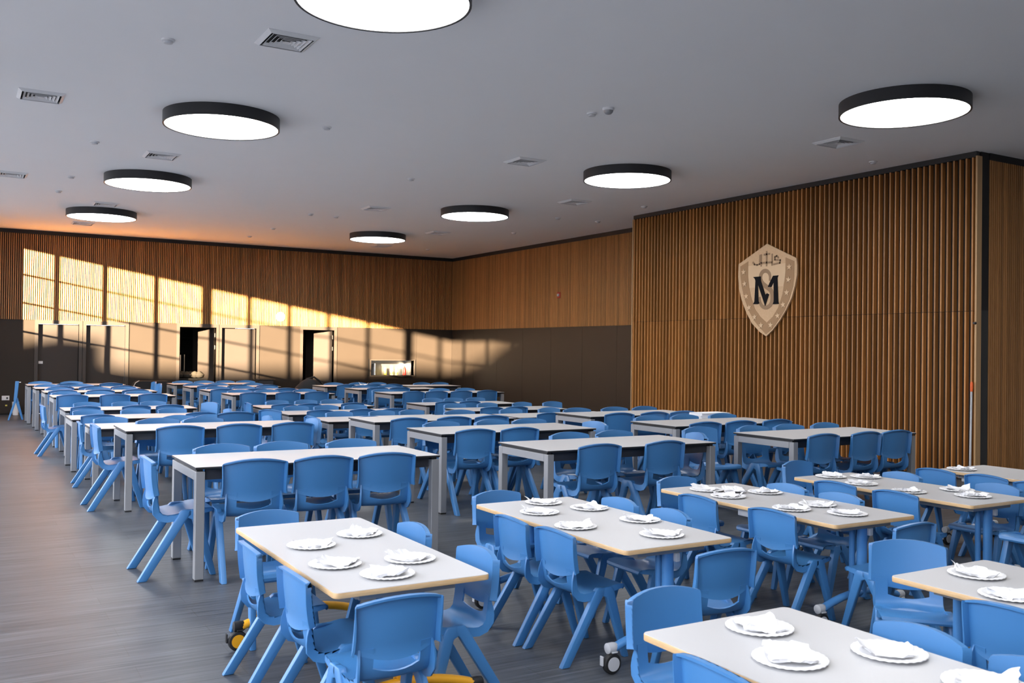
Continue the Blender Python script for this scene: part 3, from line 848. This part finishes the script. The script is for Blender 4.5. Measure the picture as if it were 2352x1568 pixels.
CHAIRS = [
    ('A', 1, 'N', 1, 3, 1.75, 6.35, 1) ,
    ('A', 1, 'N', 2, 3, 2.23, 6.35, 1) ,
    ('A', 1, 'N', 3, 3, 2.71, 6.35, 1) ,
    ('A', 1, 'S', 1, 3, 1.78, 7.4, 1) ,
    ('A', 1, 'S', 2, 3, 2.25, 7.4, 1) ,
    ('A', 1, 'S', 3, 3, 2.84, 7.4, 1) ,
    ('A', 2, 'N', 1, 3, 1.85, 9.34, 1) ,
    ('A', 2, 'N', 2, 3, 2.41, 9.34, 1) ,
    ('A', 2, 'N', 3, 3, 2.95, 9.34, 1) ,
    ('A', 2, 'S', 1, 2, 1.82, 10.32, 1) ,
    ('A', 2, 'S', 2, 2, 2.28, 10.32, 1) ,
    ('A', 3, 'N', 1, 1, 2.82, 11.09, 1) ,
    ('A', 3, 'S', 1, 3, 1.59, 12.07, 0.88) ,
    ('A', 3, 'S', 2, 3, 2.36, 12.07, 0.88) ,
    ('A', 3, 'S', 3, 3, 2.76, 12.07, 0.88) ,
    ('A', 4, 'N', 1, 2, 1.51, 12.59, 0.88) ,
    ('A', 4, 'N', 2, 2, 2.75, 12.59, 0.88) ,
    ('A', 4, 'S', 1, 3, 1.51, 13.57, 0.88) ,
    ('A', 4, 'S', 2, 3, 2.1, 13.57, 0.88) ,
    ('A', 4, 'S', 3, 3, 2.58, 13.57, 0.88) ,
    ('A', 5, 'N', 1, 3, 1.56, 14.35, 0.88) ,
    ('A', 5, 'N', 2, 3, 2.23, 14.35, 0.88) ,
    ('A', 5, 'N', 3, 3, 2.69, 14.35, 0.88) ,
    ('A', 5, 'S', 1, 3, 1.69, 15.33, 0.88) ,
    ('A', 5, 'S', 2, 3, 2.22, 15.33, 0.88) ,
    ('A', 5, 'S', 3, 3, 2.63, 15.33, 0.88) ,
    ('A', 6, 'N', 1, 3, 1.53, 15.81, 1) ,
    ('A', 6, 'N', 2, 3, 2.14, 15.81, 1) ,
    ('A', 6, 'N', 3, 3, 2.7, 15.81, 1) ,
    ('A', 6, 'S', 1, 3, 1.53, 16.79, 1) ,
    ('A', 6, 'S', 2, 3, 2.03, 16.79, 1) ,
    ('A', 6, 'S', 3, 3, 2.64, 16.79, 1) ,
    ('A', 7, 'N', 1, 3, 1.54, 17.45, 1) ,
    ('A', 7, 'N', 2, 3, 2.13, 17.45, 1) ,
    ('A', 7, 'N', 3, 3, 2.69, 17.45, 1) ,
    ('A', 7, 'S', 1, 3, 1.56, 18.43, 1) ,
    ('A', 7, 'S', 2, 3, 2.2, 18.43, 1) ,
    ('A', 7, 'S', 3, 3, 2.66, 18.43, 1) ,
    ('A', 8, 'N', 1, 3, 1.64, 18.98, 1) ,
    ('A', 8, 'N', 2, 3, 2.16, 18.98, 1) ,
    ('A', 8, 'N', 3, 3, 2.71, 18.98, 1) ,
    ('A', 8, 'S', 1, 2, 1.49, 19.96, 1) ,
    ('A', 8, 'S', 2, 2, 2.09, 19.96, 1) ,
    ('A', 9, 'N', 1, 2, 1.92, 20.55, 1) ,
    ('A', 9, 'N', 2, 2, 2.7, 20.55, 1) ,
    ('A', 9, 'S', 1, 2, 1.48, 21.53, 1) ,
    ('A', 9, 'S', 2, 2, 2.07, 21.53, 1) ,
    ('M', 1, 'N', 1, 2, 4.55, 6.25, 1) ,
    ('M', 1, 'N', 2, 2, 5.24, 6.25, 1) ,
    ('M', 1, 'S', 1, 3, 4.92, 7.24, 1) ,
    ('M', 1, 'S', 2, 3, 5.44, 7.24, 1) ,
    ('M', 1, 'S', 3, 3, 6.52, 7.24, 1) ,
    ('M', 2, 'N', 1, 2, 4.29, 7.92, 1) ,
    ('M', 2, 'N', 2, 2, 4.79, 7.92, 1) ,
    ('M', 2, 'S', 1, 3, 4.41, 8.89, 1) ,
    ('M', 2, 'S', 2, 3, 5.02, 8.89, 1) ,
    ('M', 2, 'S', 3, 3, 5.5, 8.89, 1) ,
    ('M', 3, 'N', 1, 3, 4.31, 9.5, 1) ,
    ('M', 3, 'N', 2, 3, 4.87, 9.5, 1) ,
    ('M', 3, 'N', 3, 3, 5.36, 9.5, 1) ,
    ('M', 3, 'S', 1, 1, 5.45, 10.48, 1) ,
    ('M', 4, 'N', 1, 1, 4.5, 11.14, 0.88) ,
    ('M', 4, 'S', 1, 3, 4.47, 12.12, 0.88) ,
    ('M', 4, 'S', 2, 3, 5.09, 12.12, 0.88) ,
    ('M', 4, 'S', 3, 3, 5.54, 12.12, 0.88) ,
    ('M', 5, 'N', 1, 3, 4.34, 12.52, 0.88) ,
    ('M', 5, 'N', 2, 3, 4.96, 12.52, 0.88) ,
    ('M', 5, 'N', 3, 3, 5.46, 12.52, 0.88) ,
    ('M', 5, 'S', 1, 3, 4.31, 13.5, 0.88) ,
    ('M', 5, 'S', 2, 3, 4.77, 13.5, 0.88) ,
    ('M', 5, 'S', 3, 3, 5.23, 13.5, 0.88) ,
    ('M', 6, 'N', 1, 3, 4.28, 14.01, 0.88) ,
    ('M', 6, 'N', 2, 3, 4.68, 14.01, 0.88) ,
    ('M', 6, 'N', 3, 3, 5.38, 14.01, 0.88) ,
    ('M', 6, 'S', 1, 3, 4.47, 14.99, 0.88) ,
    ('M', 6, 'S', 2, 3, 4.95, 14.99, 0.88) ,
    ('M', 6, 'S', 3, 3, 5.39, 14.99, 0.88) ,
    ('M', 7, 'N', 1, 3, 4.3, 15.81, 1) ,
    ('M', 7, 'N', 2, 3, 4.9, 15.81, 1) ,
    ('M', 7, 'N', 3, 3, 5.41, 15.81, 1) ,
    ('M', 7, 'S', 1, 3, 4.33, 16.79, 1) ,
    ('M', 7, 'S', 2, 3, 4.81, 16.79, 1) ,
    ('M', 7, 'S', 3, 3, 5.52, 16.79, 1) ,
    ('M', 8, 'N', 1, 3, 4.16, 17.3, 1) ,
    ('M', 8, 'N', 2, 3, 4.78, 17.3, 1) ,
    ('M', 8, 'N', 3, 3, 5.32, 17.3, 1) ,
    ('M', 8, 'S', 1, 3, 4.29, 18.28, 1) ,
    ('M', 8, 'S', 2, 3, 4.79, 18.28, 1) ,
    ('M', 8, 'S', 3, 3, 5.25, 18.28, 1) ,
    ('M', 9, 'N', 1, 3, 4.28, 18.97, 1) ,
    ('M', 9, 'N', 2, 3, 4.86, 18.97, 1) ,
    ('M', 9, 'N', 3, 3, 5.44, 18.97, 1) ,
    ('M', 9, 'S', 1, 3, 4.22, 19.95, 1) ,
    ('M', 9, 'S', 2, 3, 4.68, 19.95, 1) ,
    ('M', 9, 'S', 3, 3, 5.42, 19.95, 1) ,
    ('M', 10, 'S', 1, 4, 4.28, 21.45, 1) ,
    ('M', 10, 'S', 2, 4, 4.74, 21.45, 1) ,
    ('M', 10, 'S', 3, 4, 5.2, 21.45, 1) ,
    ('M', 10, 'S', 4, 4, 5.66, 21.45, 1) ,
    ('R', 1, 'N', 1, 3, 7.13, 6.18, 1) ,
    ('R', 1, 'N', 2, 3, 7.74, 6.18, 1) ,
    ('R', 1, 'N', 3, 3, 8.2, 6.18, 1) ,
    ('R', 1, 'S', 1, 3, 7.18, 7.16, 1) ,
    ('R', 1, 'S', 2, 3, 7.71, 7.16, 1) ,
    ('R', 1, 'S', 3, 3, 8.27, 7.16, 1) ,
    ('R', 2, 'N', 1, 3, 7.09, 7.78, 1) ,
    ('R', 2, 'N', 2, 3, 7.62, 7.78, 1) ,
    ('R', 2, 'N', 3, 3, 8.19, 7.78, 1) ,
    ('R', 2, 'S', 1, 3, 7.09, 8.76, 1) ,
    ('R', 2, 'S', 2, 3, 7.64, 8.76, 1) ,
    ('R', 2, 'S', 3, 3, 8.26, 8.76, 1) ,
    ('R', 3, 'N', 1, 3, 7.1, 9.35, 1) ,
    ('R', 3, 'N', 2, 3, 7.66, 9.35, 1) ,
    ('R', 3, 'N', 3, 3, 8.14, 9.35, 1) ,
    ('R', 3, 'S', 1, 3, 7.14, 10.33, 1) ,
    ('R', 3, 'S', 2, 3, 7.76, 10.33, 1) ,
    ('R', 3, 'S', 3, 3, 8.28, 10.33, 1) ,
    ('R', 4, 'N', 1, 1, 7.05, 10.89, 0.88) ,
    ('R', 4, 'S', 1, 2, 7.02, 11.87, 0.88) ,
    ('R', 4, 'S', 2, 2, 7.69, 11.87, 0.88) ,
    ('R', 5, 'N', 1, 2, 6.95, 12.32, 0.88) ,
    ('R', 5, 'N', 2, 2, 7.39, 12.32, 0.88) ,
    ('R', 5, 'S', 1, 4, 6.83, 13.3, 0.88) ,
    ('R', 5, 'S', 2, 4, 7.42, 13.3, 0.88) ,
    ('R', 5, 'S', 3, 4, 8.08, 13.3, 0.88) ,
    ('R', 5, 'S', 4, 4, 8.68, 13.3, 0.88) ,
    ('R', 6, 'N', 1, 2, 6.97, 13.9, 0.88) ,
    ('R', 6, 'N', 2, 2, 7.42, 13.9, 0.88) ,
    ('R', 6, 'S', 1, 3, 7.2, 14.88, 0.88) ,
    ('R', 6, 'S', 2, 3, 7.61, 14.88, 0.88) ,
    ('R', 6, 'S', 3, 3, 8.06, 14.88, 0.88) ,
    ('R', 7, 'N', 1, 4, 7.12, 15.5, 1) ,
    ('R', 7, 'N', 2, 4, 7.58, 15.5, 1) ,
    ('R', 7, 'N', 3, 4, 8.09, 15.5, 1) ,
    ('R', 7, 'N', 4, 4, 8.64, 15.5, 1) ,
    ('R', 7, 'S', 1, 3, 6.93, 16.48, 1) ,
    ('R', 7, 'S', 2, 3, 8.12, 16.48, 1) ,
    ('R', 7, 'S', 3, 3, 8.69, 16.48, 1) ,
    ('R', 8, 'N', 1, 2, 7.14, 17.24, 1) ,
    ('R', 8, 'N', 2, 2, 7.61, 17.24, 1) ,
    ('R', 8, 'S', 1, 2, 7.2, 18.22, 1) ,
    ('R', 8, 'S', 2, 2, 7.77, 18.22, 1) ,
    ('R', 9, 'N', 1, 3, 7.08, 18.79, 1) ,
    ('R', 9, 'N', 2, 3, 7.68, 18.79, 1) ,
    ('R', 9, 'N', 3, 3, 8.14, 18.79, 1) ,
    ('R', 9, 'S', 1, 3, 7.15, 19.77, 1) ,
    ('R', 9, 'S', 2, 3, 7.72, 19.77, 1) ,
    ('R', 9, 'S', 3, 3, 8.18, 19.77, 1) ,
    ('R', 10, 'S', 1, 2, 9.17, 19.52, 1) ,
    ('R', 10, 'S', 2, 2, 9.63, 19.52, 1) ,
]

for col, i, x, y, ln, h in TABLES:
    grey_table(x, y, ln, h, '%s grey-legged white table, %s from the front in the %s column' % ('low' if h < .7 else 'tall', ORD[i], COLN[col]))
for col, i, f, j, n, x, y, s in CHAIRS:
    side = 'near' if f == 'N' else 'far'
    which = 'only one' if n == 1 else ORD[j]+' from left'
    chair(x, y, f, s, 'blue plastic chair, %s, %s side of %s column\'s %s white table' % (which, side, COLN[col], ORD[i]), random.uniform(-.05, .05))
ENDS = [(1.13, 6.80, 'E', 1, 'A', 1, 'left', 0), (1.15, 9.82, 'E', 1, 'A', 2, 'left', .03), (1.19, 11.47, 'E', .88, 'A', 3, 'left', -.05), (1.05, 14.83, 'E', .88, 'A', 5, 'left', .05),
        (3.30, 9.72, 'W', 1, 'A', 2, 'right', 0), (3.34, 11.6, 'W', .88, 'A', 3, 'right', 0), (3.22, 13.1, 'W', .88, 'A', 4, 'right', 0), (3.36, 14.75, 'W', .88, 'A', 5, 'right', .5),
        (3.52, 19.9, 'W', 1, 'A', 8, 'right', 0), (3.6, 20.95, 'W', 1, 'A', 9, 'right', 0),
        (3.87, 14.5, 'E', .88, 'M', 6, 'left', 0), (3.72, 12.8, 'E', .88, 'M', 5, 'left', .6), (3.83, 11.4, 'E', .88, 'M', 4, 'left', .1),
        (5.94, 8.25, 'W', 1, 'M', 2, 'right', 0), (6.02, 6.72, 'W', 1, 'M', 1, 'right', -.3)]
for x, y, f, s, col, i, sd_, tn in ENDS:
    chair(x, y, f, s, 'blue plastic chair at the %s end of the %s column\'s %s white table' % (sd_, COLN[col], ORD[i]), tn)
st_ = tag(empty('narrow_stand', (1.06, 21.9, 0)), 'narrow blue A-frame stand by the far wall, left edge', 'stand')
X3 = lambda q, t: (q[0], t, q[1])
MB().prism([(-.045, .40), (.02, .44), (.05, .80), (-.02, .80), (-.03, .60)], -.02, .02, X3).build('panel', M['blue'], st_, bevel=.006)
MB().prism([(-.15, 0), (-.115, 0), (.02, .44), (-.03, .42)], -.02, .02, X3).build('leg', M['blue'], st_, bevel=.005)
MB().prism([(.11, 0), (.145, 0), (.03, .46), (-.02, .42)], .03, .33, lambda q, t: (q[0], (t-.03)*(1-q[1]/.46), q[1])).build('leg', M['blue'], st_, bevel=.004)
MB().box(.04, .085, -.01, .01, .77, .785).build('peg', M['white'], st_)
tag(MB().lathe([(.05, 0), (.06, .01), (.07, .30), (.066, .30)], 20).build('waste_bin', M['white'], None, (1.12, 23.3, 0), smooth=40), 'small white bin behind the blue stand', 'bin')

# ------------------------------------------------------------------ folding tables with wooden edges
FH = .61
def folding_table(x0, x1, y0, y1, label, paint, flip=False):
    cx, cy = (x0+x1)/2, (y0+y1)/2
    hx, hy = (x1-x0)/2, (y1-y0)/2
    r = tag(empty('folding_table', (cx, cy, 0)), label, 'table', 'white folding tables with wooden edges')
    def rr(hx, hy, rad):
        p = []
        for (sx, sy, a0) in ((1, 1, 0), (-1, 1, PI/2), (-1, -1, PI), (1, -1, 1.5*PI)):
            for k in range(5):
                a = a0+PI/2*k/4
                p.append((sx*(hx-rad)+rad*math.cos(a), sy*(hy-rad)+rad*math.sin(a)))
        return p
    Z3 = lambda p, t: (p[0], p[1], t)
    tt = MB().prism(rr(hx, hy, .025), FH-.024, FH-.0015, Z3).build('tabletop', M['beech'], r, bevel=.003, seg=2, smooth=40)
    MB().prism(rr(hx-.002, hy-.002, .024), FH-.003, FH, Z3).build('laminate', M['laminate'], tt)
    # beams under the top
    for sx in (-1, 1):
        MB().box(sx*(hx*.55)-.02, sx*(hx*.55)+.02, -hy+.12, hy-.12, FH-.068, FH-.024).build('beam', M['alu'], r)
    MB().box(-hx-.0+.045, -hx+.10, -.05, .05, FH-.075, FH-.024).build('latch', M['greyplastic'], r, bevel=.006)
    MB().box(hx-.10, hx-.045, -.05, .05, FH-.075, FH-.024).build('latch', M['greyplastic'], r, bevel=.006)
    for sy in (-1, 1):
        ey = sy*(hy-.105)
        c = MB().tube([(0, ey, .15), (0, ey, FH-.024)], .034, 16, ry=.026).build('column', paint, r, smooth=50)
        MB().tube([(.0, ey-sy*.07, .16), (.0, ey-sy*.07, FH-.06)], .018, 12).build('inner_post', paint, r, smooth=50)
        MB().box(-hx*.62, hx*.62, ey-.03, ey+.03, FH-.06, FH-.024).build('top_bracket', M['alu'], r)
        MB().box(.02, .05, ey-.04, ey+.03, FH-.105, FH-.06).build('collar', M['greyplastic'], c, bevel=.006)
        pts = []
        for k in range(13):
            t = -1+2*k/12
            pts.append((t*(hx-.015), ey, .118+.06*(1-t*t)))
        ft = MB().tube(pts, .026, 10, ry=.021).build('foot', paint, r, smooth=60)
        for sx in (-1, 1):
            xx = sx*(hx-.005)
            MB().lathe([(.012, -.035), (.026, -.03), (.027, .0), (.023, .024), (.01, .03)], 14, (xx, ey, .120), 'X').build('end_cap', M['greyplastic'] if paint is not M['yellow'] else M['rubber'], ft, smooth=60)
            wx = xx
            ca = MB().lathe([(.034, -.016), (.046, -.014), (.050, -.009), (.050, .009), (.046, .014), (.034, .016)], 28, (wx-.012, ey-.014, .050), 'Y').build('castor_wheel', M['rubber'], r, smooth=40)
            MB().lathe([(.034, -.018), (.035, .018)], 24, (wx-.012, ey-.014, .050), 'Y').build('hub', M['yellow'] if paint is M['yellow'] else M['greyplastic'], ca)
            MB().tube([(wx, ey, .10), (wx, ey, .118)], .012, 10).box(wx-.02, wx+.014, ey-.030, ey+.022, .100, .108).box(wx-.072, wx-.064, ey-.02, ey+.004, .045, .092).build('fork', M['greyplastic'] if paint is not M['yellow'] else M['rubber'], ca, bevel=.003)
    return r
FT = {'F1': (1.272, 1.967, 3.475, 4.99, 'wood-edged white folding table with yellow frame, front left', 'yellow'),
      'F2': (2.762, 3.458, 3.575, 5.09, 'wood-edged folding table just right of the yellow-framed one', 'bluemetal'),
      'F3': (4.23, 4.925, 3.575, 5.10, 'wood-edged folding table, third from left in the front row', 'bluemetal'),
      'F4': (5.575, 6.235, 3.64, 5.13, 'wood-edged folding table, fourth from left in the front row', 'bluemetal'),
      'F7': (7.09, 7.76, 3.44, 4.965, 'wood-edged folding table farthest right, under the partition corner', 'bluemetal'),
      'F5': (3.475, 4.155, 1.14, 2.65, 'wood-edged folding table cut off by the lower right picture edge', 'bluemetal'),
      'F6': (2.01, 2.70, 1.0, 2.515, 'wood-edged folding table nearest the camera at the bottom edge', 'bluemetal')}
FN = {'F1': 'yellow-framed wood-edged table', 'F2': 'second wood-edged table from left', 'F3': 'third wood-edged table from left', 'F4': 'fourth wood-edged table from left', 'F7': 'farthest right wood-edged table', 'F5': 'wood-edged table at lower right edge', 'F6': 'nearest wood-edged table at bottom'}
for k_, v in FT.items():
    folding_table(*v[:4], v[4], M[v[5]])
FC = {'F1': [('E', 1.175, 4.36, 'rear chair, left side'), ('E', 1.195, 3.76, 'front chair, left side'), ('N', 1.42, 3.19, 'near end'), ('W', 2.06, 4.45, 'rear chair, right side'), ('W', 2.07, 3.78, 'front chair, right side'), ('S', 1.50, 5.17, 'far end')],
      'F2': [('S', 3.01, 5.25, 'far end'), ('E', 2.625, 4.43, 'rear chair, left side'), ('E', 2.645, 4.02, 'front chair, left side'), ('W', 3.55, 4.66, 'rear chair, right side'), ('W', 3.56, 4.19, 'front chair, right side'), ('N', 3.09, 3.24, 'near end')],
      'F3': [('S', 4.54, 5.28, 'far end'), ('E', 4.085, 4.55, 'rear chair, left side'), ('E', 4.12, 3.95, 'front chair, left side'), ('W', 5.0, 4.65, 'rear chair, right side'), ('W', 4.99, 4.18, 'front chair, right side'), ('N', 4.50, 3.27, 'near end')],
      'F4': [('S', 6.16, 5.62, 'far end'), ('E', 5.43, 4.6, 'rear chair, left side'), ('E', 5.43, 4.1, 'front chair, left side'), ('W', 6.33, 4.72, 'rear chair, right side'), ('W', 6.40, 3.98, 'front chair, right side')],
      'F7': [('E', 6.80, 4.76, 'rear chair, left side'), ('E', 6.82, 4.34, 'middle chair, left side'), ('E', 6.78, 3.92, 'front chair, left side')],
      'F5': [('T', 4.02, 2.96, 'far end'), ('E', 3.32, 2.02, 'left side')],
      'F6': [('S', 2.35, 2.80, 'far end'), ('W', 2.78, 2.0, 'rear chair, right side'), ('W', 2.79, 1.58, 'front chair, right side'), ('E', 1.92, 2.06, 'left side')]}
for k_, L_ in FC.items():
    for f, x, y, wh in L_:
        chair(x, y, f, .81, 'small blue plastic chair, %s of the %s' % (wh, FN[k_]), random.uniform(-.04, .04))
chair(6.10, 3.36, 'W', .96, 'blue plastic chair facing left at the right edge before fourth wood-edged table', 0)

# ------------------------------------------------------------------ paper plates and napkins
pl = []
for r_, z_ in ((.0, .002), (.070, .002), (.078, .004), (.096, .012), (.106, .0135), (.115, .012), (.116, .010), (.098, .0085), (.080, .0), (.0, .0)):
    pl.append((max(r_, .0005), z_))
vs, fs = [], []
NP = 56
for r_, z_ in pl:
    for k in range(NP):
        a = 2*PI*k/NP
        wv = .0012*(1 if k % 2 else -1) if r_ > .09 else 0
        vs.append((r_*math.cos(a), r_*math.sin(a), z_+wv))
for i in range(len(pl)-1):
    for k in range(NP):
        fs.append((i*NP+k, i*NP+(k+1) % NP, (i+1)*NP+(k+1) % NP, (i+1)*NP+k))
me_plate = MB().add(vs, fs).mesh('paper_plate', M['paper'], smooth=30)
def napkin_mesh(seed):
    rnd = random.Random(seed)
    n = 13
    hs = {}
    ph = [(rnd.uniform(20, 60), rnd.uniform(20, 60), rnd.uniform(0, 6.3), rnd.uniform(.3, 1)) for _ in range(5)]
    fold = rnd.uniform(0, PI)
    vs, fs = [], []
    for i in range(n):
        for j in range(n):
            x, y = (i/(n-1)-.5)*.165, (j/(n-1)-.5)*.145
            r_ = math.hypot(x, y)
            z = .008+.005*sum(w_*math.sin(a*x+b*y+c) for a, b, c, w_ in ph)/1.5
            d = x*math.cos(fold)+y*math.sin(fold)
            z += .016*max(0, (abs(d)-.045)/.04)**1.5*(1 if rnd.random() > .25 else .5)*(1 if d > 0 else .35)
            z = max(z, .004)+(.010 if r_ > .085 else 0)
            vs.append((x+rnd.uniform(-.004, .004), y+rnd.uniform(-.004, .004), z))
    for i in range(n-1):
        for j in range(n-1):
            q = (i*n+j, i*n+j+1, (i+1)*n+j+1, (i+1)*n+j)
            fs += [q[:3], (q[0], q[2], q[3])]
    K = n*n
    vs += [(x, y, z-.0015) for x, y, z in vs]
    fs += [tuple(K+k for k in f[::-1]) for f in fs]
    return MB().add(vs, fs).mesh('napkin', M['napkin'])
me_nap = [napkin_mesh(s) for s in range(5)]
PLATES = {'F1': [(1.475, 4.357), (1.78, 4.51), (1.44, 3.931), (1.773, 3.875), (1.57, 3.656)],
          'F2': [(3.161, 4.93), (2.95, 4.643), (3.30, 4.635), (2.89, 4.183), (3.33, 4.183), (3.16, 3.789)],
          'F3': [(4.473, 4.89), (4.40, 4.602), (4.76, 4.623), (4.40, 4.056), (4.68, 4.10), (4.577, 3.787)],
          'F4': [(5.84, 4.99), (6.08, 4.86), (5.73, 4.616), (5.71, 4.202), (6.10, 4.1), (5.93, 3.87)],
          'F5': [(3.817, 2.471), (3.60, 2.188)], 'F6': [(2.397, 2.349), (2.235, 2.061), (2.566, 1.955), (2.56, 1.63)], 'F7': [(7.25, 4.832)]}
kk = 0
for k_, L_ in PLATES.items():
    L_ = sorted(L_, key=lambda p: p[1])
    for i, (x, y) in enumerate(L_):
        wh = 'the only' if len(L_) == 1 else 'the '+ORD[i+1]+' nearest'
        p = put('paper_plate', me_plate, None, (x, y, FH), (0, 0, random.uniform(0, 6)))
        tag(p, 'white paper plate, %s on the %s' % (wh, FN[k_]), 'plate', 'white paper plates')
        q = put('napkin', me_nap[kk % 5], None, (x+random.uniform(-.01, .01), y+random.uniform(-.01, .01), FH+.0035), (0, 0, random.uniform(0, 6)))
        tag(q, 'crumpled white napkin on %s plate of the %s' % (wh, FN[k_]), 'napkin', 'napkins on the plates')
        kk += 1
o = put('napkin', me_nap[2], None, (4.60, 4.755, FH), (0, 0, 1.0))
tag(o, 'loose white napkin between plates on the third wood-edged table', 'napkin', 'napkins on the plates')
o = put('napkin', me_nap[3], None, (7.66, 19.3, .76), (0, 0, .4))
o.scale = (1, 1, 1.8)
tag(o, 'crumpled napkin on the right column\'s ninth white table', 'napkin', 'napkins on the plates')

# ------------------------------------------------------------------ odds and ends at the back
def lump(name, label, cat, loc, size, mat, seed):
    rnd = random.Random(seed)
    bm = bmesh.new()
    bmesh.ops.create_icosphere(bm, subdivisions=4, radius=1)
    ph = [(Vector((rnd.uniform(-4, 4), rnd.uniform(-4, 4), rnd.uniform(-4, 4))), rnd.uniform(0, 6)) for _ in range(6)]
    for v in bm.verts:
        p = v.co.normalized()
        f = 1+.085*sum(math.sin(k.dot(p)+c) for k, c in ph)
        v.co = Vector((p.x*f*size[0], p.y*f*size[1], max(-.5, p.z)*f*size[2]))
    me = bpy.data.meshes.new(name)
    zs = min(v.co.z for v in bm.verts)
    for v in bm.verts: v.co.z -= zs
    bm.to_mesh(me)
    bm.free()
    me.materials.append(mat)
    me.shade_smooth()
    return tag(put(name, me, None, loc), label, cat)
bag = lump('duffel_bag', 'large black soft bag heaped before the half-open door', 'bag', (6.98, 20.75, 0), (.46, .34, .52), M['cloth'], 11)
MB().tube([(-.2, 0, .74), (-.12, 0, .86), (.05, 0, .90), (.2, 0, .80), (.26, 0, .70)], .02, 8).build('strap', M['cloth'], bag, smooth=60)
ct = tag(empty('black_cart', (3.93, 23.1, 0)), 'low black cart with rounded top against the far wall', 'cart')
Y3 = lambda p, t: (p[0], t, p[1])
pr = [(-.44, .06), (.44, .06), (.44, .62), (.40, .70), (.33, .75), (-.33, .75), (-.40, .70), (-.44, .62)]
MB().prism(pr, -.25, .25, Y3).build('cart_body', M['cloth'], ct, bevel=.012)
MB().tube([(-.455, -.26, .06), (-.455, -.26, .62), (-.41, -.26, .715), (-.33, -.26, .765)], .009, 8).build('edge_tube', M['steel'], ct, smooth=60)
for sx in (-.36, .36):
    for sy in (-.18, .18):
        MB().lathe([(.03, -.012), (.03, .012)], 14, (sx, sy, .03), 'Y').build('wheel', M['rubber'], ct)
cb = tag(empty('black_cabinet', (6.62, 23.38, 0)), 'small black cabinet standing against the far wall', 'cabinet')
MB().box(-.19, .19, -.2, .2, .03, .75).build('cabinet_body', M['cloth'], cb, bevel=.006)
MB().box(-.195, .195, -.205, .205, .75, .765).build('cabinet_top', M['cloth'], cb, bevel=.003)
MB().box(-.18, .18, -.21, -.2, .06, .73).build('cabinet_door', M['rail'], cb, bevel=.003)
cn = tag(empty('white_carton', (8.33, 9.06, 0)), 'white carton with papers behind the right column\'s second table', 'carton')
MB().box(-.25, .25, -.13, .13, 0, .75).build('carton_body', M['paper'], cn, bevel=.004)
MB().box(-.26, .24, -.125, .12, .75, .77).box(-.24, .255, -.12, .125, .771, .785).box(-.25, .22, -.125, .11, .786, .80).build('paper_stack', M['napkin'], cn)
